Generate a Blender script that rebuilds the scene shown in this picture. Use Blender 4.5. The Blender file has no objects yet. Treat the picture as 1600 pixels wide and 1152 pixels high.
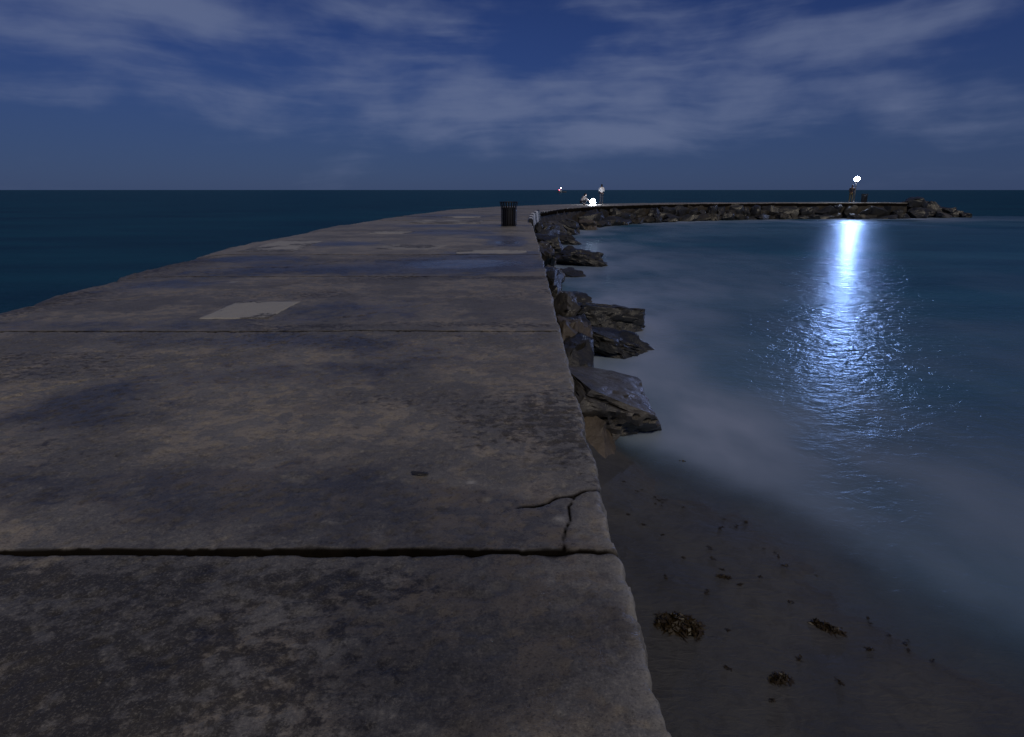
import bpy, bmesh, math, random
import numpy as np
from mathutils import Vector, Matrix, Euler

random.seed(7)
R = math.radians
scene = bpy.context.scene
C = scene.collection

# ------------------------------------------------------------------ camera
EYE = 1.25                       # metres above the pier deck (deck is z = 0)
SEA = -1.5                       # water level
cam_data = bpy.data.cameras.new('camera')
cam = bpy.data.objects.new('camera', cam_data)
C.objects.link(cam)
cam.location = (0, 0, EYE)
cam.rotation_euler = (R(90 - 14.75), 0, 0)
cam_data.sensor_width = 36.0
cam_data.lens = 20.0
cam_data.shift_y = -45 / 1600
cam_data.clip_start = 0.05
cam_data.clip_end = 60000
scene.camera = cam

# ------------------------------------------------------------------ render / exposure
scene.render.engine = 'CYCLES'
scene.cycles.use_denoising = True
scene.cycles.max_bounces = 6
scene.cycles.sample_clamp_indirect = 4
scene.cycles.caustics_reflective = False
scene.cycles.caustics_refractive = False
scene.view_settings.view_transform = 'Standard'
scene.view_settings.look = 'None'
scene.view_settings.exposure = 0.0
scene.view_settings.gamma = 1.0
scene.view_settings.use_curve_mapping = False

# ------------------------------------------------------------------ sky
SUN_AZ, SUN_EL = 158, 46         # moon and town glow from behind the right shoulder
world = bpy.data.worlds.new('World')
scene.world = world
world.use_nodes = True
wn = world.node_tree
wn.nodes.clear()


class NT:
    """tiny node-building helper"""
    def __init__(self, tree):
        self.t = tree

    def n(self, kind, **kw):
        nd = self.t.nodes.new(kind)
        for k, v in kw.items():
            setattr(nd, k, v)
        return nd

    def put(self, sock, v):
        if isinstance(v, bpy.types.NodeSocket):
            self.t.links.new(v, sock)
        elif v is not None:
            if sock.type == 'RGBA' and len(v) == 3:
                v = (*v, 1)
            sock.default_value = v

    def m(self, op, a, b=None, c=None, clamp=False):
        nd = self.n('ShaderNodeMath', operation=op, use_clamp=clamp)
        for s, v in zip(nd.inputs, (a, b, c)):
            self.put(s, v)
        return nd.outputs[0]

    def mix(self, f, a, b, blend='MIX'):
        nd = self.n('ShaderNodeMix', data_type='RGBA', blend_type=blend)
        self.put(nd.inputs[0], f)
        self.put(nd.inputs[6], a)
        self.put(nd.inputs[7], b)
        return nd.outputs[2]

    def ramp(self, v, a, b, lo=0.0, hi=1.0):
        nd = self.n('ShaderNodeMapRange', interpolation_type='SMOOTHSTEP')
        self.put(nd.inputs[0], v)
        for i, q in zip((1, 2, 3, 4), (a, b, lo, hi)):
            self.put(nd.inputs[i], q)
        return nd.outputs[0]

    def noise(self, vec, scale, detail=4, rough=0.55, distort=0.0, dims='3D'):
        nd = self.n('ShaderNodeTexNoise', noise_dimensions=dims)
        if vec is not None:
            self.put(nd.inputs['Vector'], vec)
        nd.inputs['Scale'].default_value = scale
        nd.inputs['Detail'].default_value = detail
        nd.inputs['Roughness'].default_value = rough
        nd.inputs['Distortion'].default_value = distort
        return nd.outputs[0]

    def scale(self, vec, s, off=(0, 0, 0)):
        nd = self.n('ShaderNodeMapping')
        self.put(nd.inputs[0], vec)
        nd.inputs['Location'].default_value = off
        nd.inputs['Scale'].default_value = s
        return nd.outputs[0]

    def combine(self, x, y, z):
        nd = self.n('ShaderNodeCombineXYZ')
        for s, v in zip(nd.inputs, (x, y, z)):
            self.put(s, v)
        return nd.outputs[0]


w = NT(wn)
sky = w.n('ShaderNodeTexSky', sky_type='NISHITA')
sky.sun_disc = False
sky.sun_elevation = R(SUN_EL)
sky.sun_rotation = R(SUN_AZ)
sky.air_density = 1.0
sky.dust_density = 0.3
sky.ozone_density = 3.0
gen = w.n('ShaderNodeTexCoord').outputs['Generated']
sep = w.n('ShaderNodeSeparateXYZ')
w.put(sep.inputs[0], gen)
sx, sy, sz = sep.outputs
az = w.m('ARCTAN2', sx, sy)                               # bearing from straight ahead
el = w.m('ARCSINE', w.m('MAXIMUM', sz, 0.0))              # height above the horizon
# long wind-drawn cloud streaks, seamless round the whole sky
ae = w.combine(sx, sy, w.m('MULTIPLY', sz, 2.6))
warp = w.noise(ae, 2.2, 3, 0.5)
aw = w.combine(sx, sy, w.m('ADD', w.m('MULTIPLY', sz, 2.6), w.m('MULTIPLY', warp, 0.22)))
broad = w.noise(w.scale(aw, (1, 1, 1), (3.1, 1.7, 0.4)), 5.2, 5, 0.50)
streak = w.noise(w.scale(aw, (1, 1, 4.5), (7.3, 0.2, 2.0)), 5.0, 6, 0.55)
field = w.m('ADD', w.m('MULTIPLY', broad, 0.78), w.m('MULTIPLY', streak, 0.22))


def bank(az0, el0, wa, we, amp, tilt=0.0):
    """a cloud bank: bearing, height and spread in degrees"""
    da = w.m('SUBTRACT', az, R(az0))
    de = w.m('SUBTRACT', w.m('SUBTRACT', el, R(el0)), w.m('MULTIPLY', da, tilt))
    q = w.m('ADD', w.m('POWER', w.m('DIVIDE', da, R(wa)), 2.0), w.m('POWER', w.m('DIVIDE', de, R(we)), 2.0))
    return w.m('MULTIPLY', w.m('EXPONENT', w.m('MULTIPLY', q, -1.0)), amp)


banks = [(11, 9.6, 21, 3.6, .20, 0), (-12, 15.5, 5.5, 3.2, .20, -.35), (-24, 12.2, 8, 2.2, .20, -.12), (-36, 11.0, 6, 2.0, .17, 0),
         (-36, 14.8, 11, 1.5, .17, 0), (9, 15.3, 5, 1.2, .19, -.15), (31, 12.2, 9, 1.7, .15, .03), (10, 5.0, 4, 0.8, .13, -.15),
         (22, 7.0, 18, 2.0, .15, 0), (-8, 7.6, 14, 2.2, .15, 0), (-34, 7.5, 14, 1.8, .12, 0), (8, 4.6, 26, 1.6, .14, 0), (40, 4.5, 8, 1.2, .12, 0), (110, 14, 40, 6, .14, 0), (-110, 16, 40, 6, .14, 0), (180, 20, 40, 8, .14, 0)]
cov = None
for b in banks:
    g = bank(*b)
    cov = g if cov is None else w.m('ADD', cov, g)
cov = w.m('ADD', cov, w.ramp(el, R(20), R(42), 0.0, 0.15))      # broken cloud goes on overhead, thickened out of view to grey the ambient light
dens = w.ramp(w.m('ADD', field, cov), 0.53, 0.85)
dens = w.m('MULTIPLY', w.m('MULTIPLY', dens, w.ramp(el, 0.0, R(5), .40, 1.0)), 0.66)
low_veil = w.m('MULTIPLY', w.ramp(el, R(12), R(0.5)), 0.55)
night = w.mix(1.0, sky.outputs[0], (0.126, 0.172, 0.372), 'MULTIPLY')
horizon_dim = w.ramp(el, 0.0, R(15), 0.75, 1.0)
hd = w.combine(horizon_dim, horizon_dim, horizon_dim)
night = w.mix(1.0, night, hd, 'MULTIPLY')
night = w.mix(low_veil, night, (0.46, 0.86, 2.15))
clouded = w.mix(dens, night, (1.80, 2.25, 3.75))
bg = w.n('ShaderNodeBackground')
w.put(bg.inputs['Color'], clouded)
bg.inputs['Strength'].default_value = 0.075
wo = w.n('ShaderNodeOutputWorld')
wn.links.new(bg.outputs[0], wo.inputs[0])

# ------------------------------------------------------------------ moonlight
sun_data = bpy.data.lights.new('moon', 'SUN')
sun_data.energy = 1.12
sun_data.angle = R(14)
sun_data.color = (1.0, 0.885, 0.68)
sun = bpy.data.objects.new('moon', sun_data)
C.objects.link(sun)
to_sun = Vector((math.sin(R(SUN_AZ)) * math.cos(R(SUN_EL)), math.cos(R(SUN_AZ)) * math.cos(R(SUN_EL)), math.sin(R(SUN_EL))))
sun.rotation_euler = to_sun.to_track_quat('Z', 'Y').to_euler()


# ------------------------------------------------------------------ numpy noise
def _hash(ix, iy, iz, seed):
    h = (ix.astype(np.int64) * 374761393 + iy.astype(np.int64) * 668265263 + iz.astype(np.int64) * 2147483647 + seed * 1274126177) & 0xFFFFFFFF
    h = ((h ^ (h >> 13)) * 1274126177) & 0xFFFFFFFF
    h = ((h ^ (h >> 16)) * 2246822519) & 0xFFFFFFFF
    return ((h ^ (h >> 15)) & 0xFFFFFF) / float(0xFFFFFF)


def vnoise(x, y, z=None, seed=0):
    """smooth value noise in 0..1"""
    x = np.asarray(x, float)
    y = np.asarray(y, float)
    z = np.zeros_like(x) if z is None else np.asarray(z, float)
    ix, iy, iz = np.floor(x), np.floor(y), np.floor(z)
    fx, fy, fz = x - ix, y - iy, z - iz
    fx, fy, fz = (f * f * f * (f * (f * 6 - 15) + 10) for f in (fx, fy, fz))
    r = 0
    for dx in (0, 1):
        for dy in (0, 1):
            for dz in (0, 1):
                wgt = (fx if dx else 1 - fx) * (fy if dy else 1 - fy) * (fz if dz else 1 - fz)
                r = r + wgt * _hash(ix + dx, iy + dy, iz + dz, seed)
    return r


def fbm(x, y, z=None, octaves=4, seed=0, gain=0.5):
    a, t, s = 1.0, 0.0, 0.0
    f = 1.0
    for o in range(octaves):
        t = t + a * vnoise(x * f, y * f, None if z is None else z * f, seed + o * 17)
        s += a
        a *= gain
        f *= 2.03
    return t / s


def sstep(v, a, b):
    t = np.clip((v - a) / (b - a), 0, 1)
    return t * t * (3 - 2 * t)


def poly_dist(x, y, pts):
    """distance from points to a polyline"""
    best = np.full(np.shape(x), 1e9)
    for (ax, ay), (bx, by) in zip(pts[:-1], pts[1:]):
        vx, vy = bx - ax, by - ay
        t = np.clip(((x - ax) * vx + (y - ay) * vy) / (vx * vx + vy * vy + 1e-12), 0, 1)
        best = np.minimum(best, np.hypot(x - ax - t * vx, y - ay - t * vy))
    return best


# ------------------------------------------------------------------ object helpers
def link(name, me, mat=None, parent=None, loc=None, rot=None):
    o = bpy.data.objects.new(name, me)
    C.objects.link(o)
    if mat is not None and me is not None and len(me.materials) == 0:
        me.materials.append(mat)
    if parent is not None:
        o.parent = parent
    if loc is not None:
        o.location = loc
    if rot is not None:
        o.rotation_euler = rot
    return o


def tag(o, label, cat=None, group=None, kind=None):
    o['label'] = label
    if cat:
        o['category'] = cat
    if group:
        o['group'] = group
    if kind:
        o['kind'] = kind
    return o


def thing(name, label, cat, loc=(0, 0, 0), rz=0.0, group=None):
    o = bpy.data.objects.new(name, None)
    C.objects.link(o)
    o.location = loc
    o.rotation_euler = (0, 0, rz)
    o.empty_display_size = 0.2
    return tag(o, label, cat, group)


def copy_tree(o, parent=None):
    c = o.copy()
    C.objects.link(c)
    c.parent = parent
    for ch in list(o.children):
        copy_tree(ch, c)
    return c


def mesh_from(verts, faces, smooth=True):
    me = bpy.data.meshes.new('mesh')
    me.from_pydata([tuple(map(float, v)) for v in verts], [], faces)
    if smooth:
        me.polygons.foreach_set('use_smooth', [True] * len(me.polygons))
    me.update()
    return me


def grid_mesh(P, smooth=True):
    """P: (rows, cols, 3)"""
    r, c, _ = P.shape
    idx = np.arange(r * c).reshape(r, c)
    q = np.stack([idx[:-1, :-1], idx[:-1, 1:], idx[1:, 1:], idx[1:, :-1]], -1).reshape(-1, 4)
    me = bpy.data.meshes.new('mesh')
    me.vertices.add(r * c)
    me.vertices.foreach_set('co', P.reshape(-1).astype(np.float32))
    me.loops.add(q.size)
    me.loops.foreach_set('vertex_index', q.reshape(-1).astype(np.int32))
    me.polygons.add(len(q))
    me.polygons.foreach_set('loop_start', np.arange(0, q.size, 4, dtype=np.int32))
    me.polygons.foreach_set('loop_total', np.full(len(q), 4, dtype=np.int32))
    if smooth:
        me.polygons.foreach_set('use_smooth', np.ones(len(q), dtype=bool))
    me.update(calc_edges=True)
    me.validate()
    return me


def set_color(me, name, arr):
    at = me.attributes.new(name, 'FLOAT_COLOR', 'POINT')
    a = np.ones((arr.reshape(-1, arr.shape[-1]).shape[0], 4), np.float32)
    a[:, :arr.shape[-1]] = arr.reshape(-1, arr.shape[-1])
    at.data.foreach_set('color', a.reshape(-1))


def bm_mesh(bm, smooth=False):
    me = bpy.data.meshes.new('mesh')
    bmesh.ops.recalc_face_normals(bm, faces=bm.faces)
    bm.to_mesh(me)
    bm.free()
    if smooth:
        me.polygons.foreach_set('use_smooth', [True] * len(me.polygons))
    return me


def lathe(profile, seg=24, smooth=True, cap=True):
    V, Fc = [], []
    for (r, z) in profile:
        for k in range(seg):
            a = 2 * math.pi * k / seg
            V.append((r * math.cos(a), r * math.sin(a), z))
    n = len(profile)
    for i in range(n - 1):
        for k in range(seg):
            k2 = (k + 1) % seg
            Fc.append((i * seg + k, i * seg + k2, (i + 1) * seg + k2, (i + 1) * seg + k))
    if cap:
        Fc.append(tuple(range(seg - 1, -1, -1)))
        Fc.append(tuple((n - 1) * seg + k for k in range(seg)))
    return mesh_from(V, Fc, smooth)


def tube(path, radii, seg=8, smooth=True):
    V, Fc = [], []
    path = [Vector(p) for p in path]
    for i, p in enumerate(path):
        d = (path[min(i + 1, len(path) - 1)] - path[max(i - 1, 0)]).normalized()
        up = Vector((0, 0, 1)) if abs(d.z) < 0.9 else Vector((1, 0, 0))
        a = d.cross(up).normalized()
        b = d.cross(a).normalized()
        r = radii[i] if hasattr(radii, '__len__') else radii
        for k in range(seg):
            t = 2 * math.pi * k / seg
            V.append(p + a * (r * math.cos(t)) + b * (r * math.sin(t)))
    for i in range(len(path) - 1):
        for k in range(seg):
            k2 = (k + 1) % seg
            Fc.append((i * seg + k, i * seg + k2, (i + 1) * seg + k2, (i + 1) * seg + k))
    Fc.append(tuple(range(seg - 1, -1, -1)))
    Fc.append(tuple((len(path) - 1) * seg + k for k in range(seg)))
    return mesh_from(V, Fc, smooth)


def box_mesh(sx_, sy_, sz_, bevel=0.0, z0=0.0):
    bm = bmesh.new()
    bmesh.ops.create_cube(bm, size=1)
    for v in bm.verts:
        v.co = Vector((v.co.x * sx_, v.co.y * sy_, (v.co.z + 0.5) * sz_ + z0))
    if bevel:
        bmesh.ops.bevel(bm, geom=list(bm.edges), offset=bevel, segments=2, affect='EDGES')
    return bm_mesh(bm)


# ------------------------------------------------------------------ materials
def new_mat(name):
    m = bpy.data.materials.new(name)
    m.use_nodes = True
    m.node_tree.nodes.clear()
    nt = NT(m.node_tree)
    out = nt.n('ShaderNodeOutputMaterial')
    p = nt.n('ShaderNodeBsdfPrincipled')
    m.node_tree.links.new(p.outputs[0], out.inputs[0])
    return m, nt, p, out


def bump(nt, h, strength, dist, prev=None):
    b = nt.n('ShaderNodeBump')
    b.inputs['Strength'].default_value = strength
    b.inputs['Distance'].default_value = dist
    nt.put(b.inputs['Height'], h)
    if prev is not None:
        nt.put(b.inputs['Normal'], prev)
    return b.outputs[0]


def concrete(name, pale=0.0):
    m, nt, p, _ = new_mat(name)
    pos = nt.n('ShaderNodeNewGeometry').outputs['Position']
    att = nt.n('ShaderNodeVertexColor', layer_name='mask')
    s = nt.n('ShaderNodeSeparateColor')
    nt.put(s.inputs[0], att.outputs[0])
    wet, algae_dark, light = s.outputs
    n1 = nt.noise(pos, 0.9, 6, 0.62)
    n2 = nt.noise(nt.scale(pos, (1, 1.25, 1)), 5.0, 9, 0.68, 0.3)
    n3 = nt.noise(pos, 38.0, 4, 0.65)
    n4 = nt.noise(nt.scale(pos, (1, 1, 1), (4, 9, 2)), 11.0, 7, 0.72, 0.4)
    n5 = nt.noise(nt.scale(pos, (1, 1, 1), (14, 3, 2)), 1.9, 8, 0.66, 0.2)
    base = nt.mix(nt.ramp(n1, 0.38, 0.62), (0.108, 0.102, 0.096), (0.172, 0.161, 0.148))
    # flaking crust: sharp-edged tan islands, some areas thick with them
    crust = nt.m('MULTIPLY', nt.ramp(n2, 0.475, 0.52), nt.ramp(n1, 0.42, 0.54, 0.10, 1.0))
    base = nt.mix(nt.m('MULTIPLY', crust, 0.75), base, (0.268, 0.226, 0.172))
    base = nt.mix(nt.m('MULTIPLY', nt.ramp(n5, 0.53, 0.57), 0.42), base, (0.098, 0.090, 0.084))
    base = nt.mix(nt.m('MULTIPLY', nt.ramp(n4, 0.55, 0.64), 0.50), base, (0.066, 0.057, 0.048))
    base = nt.mix(nt.m('MULTIPLY', nt.ramp(n3, 0.52, 0.72), 0.40), base, (0.34, 0.31, 0.27))
    base = nt.mix(nt.m('MULTIPLY', nt.ramp(n3, 0.45, 0.30), 0.50), base, (0.06, 0.052, 0.044))
    if pale:
        base = nt.mix(pale, base, (0.36, 0.34, 0.295))
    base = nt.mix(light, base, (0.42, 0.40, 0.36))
    fine = nt.m('ADD', nt.m('MULTIPLY', nt.noise(nt.scale(pos, (1, 1.3, 1)), 15.0, 7, 0.72, 0.2), 0.7), nt.m('MULTIPLY', n2, 0.3))
    spots = nt.ramp(nt.m('ADD', fine, nt.m('MULTIPLY', algae_dark, 0.145)), 0.55, 0.66)
    base = nt.mix(nt.m('MULTIPLY', nt.m('MULTIPLY', spots, nt.ramp(algae_dark, 0.02, 0.5)), 0.85), base, (0.034, 0.029, 0.022))
    tone = nt.n('ShaderNodeObjectInfo').outputs['Random']
    tn = nt.m('ADD', .84, nt.m('MULTIPLY', tone, .32))
    base = nt.mix(1.0, base, nt.combine(tn, tn, tn), 'MULTIPLY')
    grit = nt.noise(pos, 120.0, 3, 0.75)
    base = nt.mix(nt.ramp(grit, .50, .72, 0, .36), base, (0.36, 0.33, 0.28))
    base = nt.mix(nt.ramp(grit, .47, .30, 0, .60), base, (0.045, 0.038, 0.031))
    grime_shade = nt.ramp(light, -0.1, -0.9)
    base = nt.mix(grime_shade, base, (0.010, 0.008, 0.006))
    wetf = nt.ramp(nt.m('ADD', wet, nt.m('ADD', nt.m('MULTIPLY', nt.m('SUBTRACT', n2, 0.5), 1.5), nt.m('MULTIPLY', nt.m('SUBTRACT', n5, 0.5), 0.8))), 0.28, 0.62)
    base = nt.mix(wetf, base, nt.mix(1.0, base, (0.52, 0.52, 0.53), 'MULTIPLY'))
    nt.put(p.inputs['Specular IOR Level'], nt.m('MULTIPLY', nt.m('SUBTRACT', 1.0, grime_shade), 0.5))
    nt.put(p.inputs['Base Color'], base)
    rough = nt.m('SUBTRACT', nt.m('ADD', 0.38, nt.m('MULTIPLY', n3, 0.3)), nt.m('MULTIPLY', wetf, 0.22))
    puddle = nt.ramp(wet, 0.95, 1.25)
    rough = nt.m('SUBTRACT', rough, nt.m('MULTIPLY', puddle, 0.26))
    nt.put(p.inputs['Roughness'], nt.m('MAXIMUM', rough, 0.04))
    b1 = bump(nt, nt.ramp(n2, 0.50, 0.56), 0.30, 0.004)
    b2 = bump(nt, n3, 0.50, 0.005, b1)
    b3 = bump(nt, nt.noise(pos, 170.0, 3, 0.7), 0.6, 0.0022, b2)
    vor = nt.n('ShaderNodeTexVoronoi')
    nt.put(vor.inputs['Vector'], pos)
    vor.inputs['Scale'].default_value = 75.0
    b4 = bump(nt, nt.ramp(vor.outputs['Distance'], .0, .22), 0.5, 0.002, b3)
    nt.put(p.inputs['Normal'], b4)
    return m


def stone(name, c0, c1, moss=(0.03, 0.028, 0.014), rough0=0.38, rough1=0.8, mossy=0.5):
    m, nt, p, _ = new_mat(name)
    geo = nt.n('ShaderNodeNewGeometry')
    pos = geo.outputs['Position']
    n1 = nt.noise(pos, 1.7, 5, 0.6)
    n2 = nt.noise(pos, 9.0, 6, 0.65, 0.4)
    n3 = nt.noise(pos, 55.0, 4, 0.6)
    base = nt.mix(nt.ramp(n1, 0.35, 0.65), c0, c1)
    base = nt.mix(nt.m('MULTIPLY', nt.ramp(n2, 0.5, 0.7), mossy), base, moss)
    base = nt.mix(nt.m('MULTIPLY', nt.ramp(n3, 0.55, 0.75), 0.4), base, nt.mix(1.0, base, (1.7, 1.7, 1.7), 'MULTIPLY'))
    nt.put(p.inputs['Base Color'], base)
    nt.put(p.inputs['Roughness'], nt.ramp(n2, 0.3, 0.7, rough0, rough1))
    b1 = bump(nt, n2, 0.6, 0.05)
    b2 = bump(nt, n3, 0.5, 0.010, b1)
    nt.put(p.inputs['Normal'], b2)
    return m


def plain(name, col, rough=0.6, metal=0.0, emit=None, strength=0.0, nscale=30.0, var=0.25):
    m, nt, p, _ = new_mat(name)
    pos = nt.n('ShaderNodeTexCoord').outputs['Object']
    n = nt.noise(pos, nscale, 4, 0.6)
    dark = tuple(c * (1 - var) for c in col)
    lite = tuple(min(1, c * (1 + var)) for c in col)
    nt.put(p.inputs['Base Color'], nt.mix(n, dark, lite))
    p.inputs['Metallic'].default_value = metal
    nt.put(p.inputs['Roughness'], nt.m('ADD', rough - 0.08, nt.m('MULTIPLY', n, 0.16)))
    if emit:
        p.inputs['Emission Color'].default_value = (*emit, 1)
        p.inputs['Emission Strength'].default_value = strength
    return m


M_DECK = concrete('weathered_concrete')
M_PATCH = concrete('pale_repair_concrete', 0.88)
M_WALL = stone('stained_shaded_wall', (0.020, 0.016, 0.011), (0.042, 0.032, 0.020), (0.018, 0.017, 0.010), 0.6, 0.95)  # stained, and kept darker still to hold the shade of the far wall
M_ROCK = stone('wet_dark_rock', (0.014, 0.014, 0.014), (0.036, 0.033, 0.028), (0.016, 0.016, 0.012), 0.22, 0.6)
M_ROCKGREY = stone('grey_slab_rock', (0.044, 0.041, 0.039), (0.090, 0.082, 0.074), (0.03, 0.026, 0.016), 0.24, 0.65, 0.5)
M_ROCKBROWN = stone('sandy_brown_rock', (0.066, 0.053, 0.042), (0.115, 0.092, 0.070), (0.03, 0.024, 0.014), 0.4, 0.8, 0.35)
M_ROCKDUN = stone('dun_weedy_rock', (0.022, 0.019, 0.013), (0.042, 0.035, 0.024), (0.016, 0.015, 0.007), 0.35, 0.8, 0.6)
M_BLACK = plain('black_painted_steel', (0.006, 0.005, 0.005), 0.5, 0.0)
M_LINER = plain('dark_liner', (0.010, 0.008, 0.007), 0.7)
M_POST = plain('galvanised_post', (0.16, 0.15, 0.13), 0.5, 0.6)
M_WHITE = plain('white_paint', (0.75, 0.75, 0.76), 0.5)
M_STRIPE = plain('lit_stripe_white', (0.55, 0.55, 0.56), 0.6)
M_DARKPAINT = plain('dark_paint', (0.02, 0.02, 0.022), 0.6)
M_LAMP = plain('lamp_glass', (0.9, 0.92, 1.0), 0.3, 0, (0.60, 0.72, 1.0), 120.0)
M_LANTERN = plain('lantern_glass', (0.9, 0.92, 1.0), 0.3, 0, (0.78, 0.86, 1.0), 130.0)
M_SKIN = plain('skin', (0.20, 0.11, 0.075), 0.6)
M_HAIR = plain('black_hair', (0.008, 0.007, 0.007), 0.6)
M_SHIRTW = plain('white_shirt', (0.70, 0.68, 0.68), 0.8)
M_TROUSER = plain('dark_trousers', (0.03, 0.034, 0.05), 0.85)
M_OLIVE = plain('olive_trousers', (0.15, 0.125, 0.06), 0.85)
M_DARKTOP = plain('dark_top', (0.05, 0.04, 0.04), 0.85)
M_WEED = plain('brown_seaweed', (0.030, 0.020, 0.008), 0.5, 0, nscale=14)
M_HULL = plain('boat_hull_paint', (0.10, 0.11, 0.13), 0.5)
M_NAVW = plain('white_boat_light', (1, 1, 1), 0.3, 0, (1.0, 0.93, 0.95), 60.0)
M_NAVR = plain('red_boat_light', (1, .3, .3), 0.3, 0, (1.0, 0.10, 0.14), 45.0)

# ------------------------------------------------------------------ pier outline (outer edge, inner edge), metres
ST = [((-5.5, -4.2), (.38, -4.2)), ((-5.5, -1.5), (.385, -1.5)), ((-5.5, 1.77), (.39, 1.77)), ((-5.57, 5.05), (.45, 5.05)), ((-6.0, 8.41), (.53, 8.41)),
      ((-6.35, 11.4), (.59, 11.4)), ((-6.6, 14.75), (.65, 14.75)), ((-6.6, 18.0), (.70, 18.0)), ((-6.55, 21.4), (.75, 21.4)), ((-6.2, 25.6), (.82, 25.0)),
      ((-5.4, 31.5), (1.15, 30.5)), ((-3.6, 41.0), (2.1, 36.5)), ((0.2, 48.2), (4.9, 43.8)), ((6.0, 54.4), (9.3, 50.0)),
      ((13, 58.7), (15, 54.2)), ((22, 61.6), (23, 57.2)), ((30, 62.8), (30.3, 58.5)), ((40, 63.3), (40, 59.1))]


def catmull(P, t):
    n = len(P)
    i = min(int(t), n - 2)
    f = t - i
    p0, p1, p2, p3 = (np.array(P[max(0, min(n - 1, k))], float) for k in (i - 1, i, i + 1, i + 2))
    return 0.5 * ((2 * p1) + (-p0 + p2) * f + (2 * p0 - 5 * p1 + 4 * p2 - p3) * f * f + (-p0 + 3 * p1 - 3 * p2 + p3) * f ** 3)


OUT_ST = [a for a, b in ST]
IN_ST = [b for a, b in ST]
TN = len(ST) - 1
ts = np.linspace(0, TN, 700)
INNER = np.array([catmull(IN_ST, t) for t in ts])
OUTER = np.array([catmull(OUT_ST, t) for t in ts])
MIDL = np.concatenate([[0], np.cumsum(np.hypot(*np.diff((INNER + OUTER) / 2, axis=0).T))])
# joints: the first ones where the photograph shows them, then about every 3.3 m
joints = [0.0, 1.0, 2.0, 3.0, 4.0, 5.0, 6.0, 7.0, 8.0]
s_now = np.interp(8.0, ts, MIDL)
while s_now + 4.6 < MIDL[-1]:
    s_now += 3.3
    joints.append(float(np.interp(s_now, MIDL, ts)))
joints.append(float(TN))

CRACKS = [([(.42, 2.215), (.33, 2.20), (.27, 2.155), (.20, 2.15), (.13, 2.09), (.02, 2.06)], .009, .009), ([(.27, 2.15), (.235, 2.06), (.225, 1.97), (.20, 1.90), (.19, 1.77)], .006, .0065),
          ([(-3.3, 3.1), (-3.15, 3.29), (-2.99, 3.55), (-2.81, 3.84), (-2.46, 4.15), (-2.08, 4.46), (-1.9, 4.72), (-1.85, 5.05)], .011, .016),
          ([(-1.9, 2.7), (-1.64, 2.94), (-1.36, 3.2), (-0.98, 3.44), (-0.64, 3.62), (-.2, 3.7)], .007, .004),
          ([(-2.3, 5.05), (-1.9, 5.5), (-1.5, 5.7), (-.9, 6.4), (-.6, 6.6), (-.3, 7.4)], .012, .014),
          ([(-5.5, 6.0), (-4.6, 6.5), (-4.2, 7.1), (-3.3, 7.3), (-2.6, 8.4)], .014, .016),
          ([(-5, 9.3), (-3.7, 9.5), (-3.0, 10.3), (-1.4, 10.5), (0, 11.3)], .018, .018), ([(-1.5, 12.2), (-.6, 12.6), (.1, 13.8), (.6, 14)], .02, .018)]


def smear(x, y, blobs):
    r = 0
    for (cx, cy, rx, ry, amp) in blobs:
        r = r + amp * np.exp(-((x - cx) / rx) ** 2 - ((y - cy) / ry) ** 2)
    return r


WETB = [(-2.0, 1.25, 1.2, .25, .1), (-1.0, 2.15, .9, .35, .55), (.0, 1.95, .35, .22, .55), (-2.6, 2.25, .9, .3, .4), (-.2, 1.35, .5, .3, .45), (-2.6, 3.1, .7, .45, .55), (-1.6, 3.75, 1.0, .35, .55),
        (-.9, 4.3, .9, .35, .35), (-2.2, 4.7, 1.6, .3, .5), (-4.5, 5.3, 2, .35, .5), (-1.6, 6.1, 1.3, .8, .35), (-4.6, 7.6, 1.2, .7, .5), (-2.5, 9.4, 3.5, 1.0, .6), (-.6, 10.2, 1.4, .9, .8),
        (-.5, 11.6, 1.2, .5, .6), (-.12, 14.0, .5, .9, 1.3), (-.5, 15.6, 1.0, .6, .6), (-3.8, 13.7, 1.2, .7, .6), (-2, 17.5, 2, 1.2, .6), (-2, 21, 3, 1.5, .5), (-3, 29, 3, 3, .5), (-5, 10.7, 1.2, .5, .6)]
ALGB = [(-.0, 2.95, .40, .45, .85), (.28, 3.2, .18, .5, .6), (-.75, 3.3, .5, .22, .5), (.32, 2.55, .12, .35, .6), (-1.4, 1.62, .8, .10, .8), (-.55, 1.60, .30, .08, .8), (-2.6, 1.66, .8, .1, .7), (-1.1, 1.2, .8, .22, .45),
        (-.5, 5.32, .8, .12, .9), (-1.7, 5.22, .5, .1, .8), (.2, 5.25, .3, .1, .7), (-2.0, 2.6, .6, .2, .4), (-5.4, 6.6, .6, 1.0, .8), (-4.6, 8.8, 1.3, .35, .7), (-3.2, 6.9, 1.2, .3, .55), (-.7, 8.25, 1.2, .15, .7), (-5.7, 9.9, .7, .8, .8),
        (-1.2, 12.9, .5, .3, .6), (.3, 8.2, .35, .2, .6), (-2.6, 11.2, 1.3, .2, .6), (-4, 15.6, 1.6, .4, .6), (-1.0, 7.0, .5, .3, .5), (-2.3, 6.9, .35, .5, .55)]
LITB = [(.19, 1.98, .020, .024, .9), (.24, 1.87, .014, .016, .8), (-.18, 2.27, .02, .016, .8), (-.10, 2.13, .018, .014, .7), (-3.9, 7.9, .05, .06, .9), (.39, 1.5, .04, .45, .30)]  # small pale spots; the last entry paints the lit rim

DECK = []


def deck_noise(x, y):
    return (fbm(x * 0.8, y * 0.8, octaves=3, seed=3) - .5) * 0.016 + (fbm(x * 6, y * 6, octaves=5, seed=11, gain=.62) - .5) * 0.009


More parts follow.
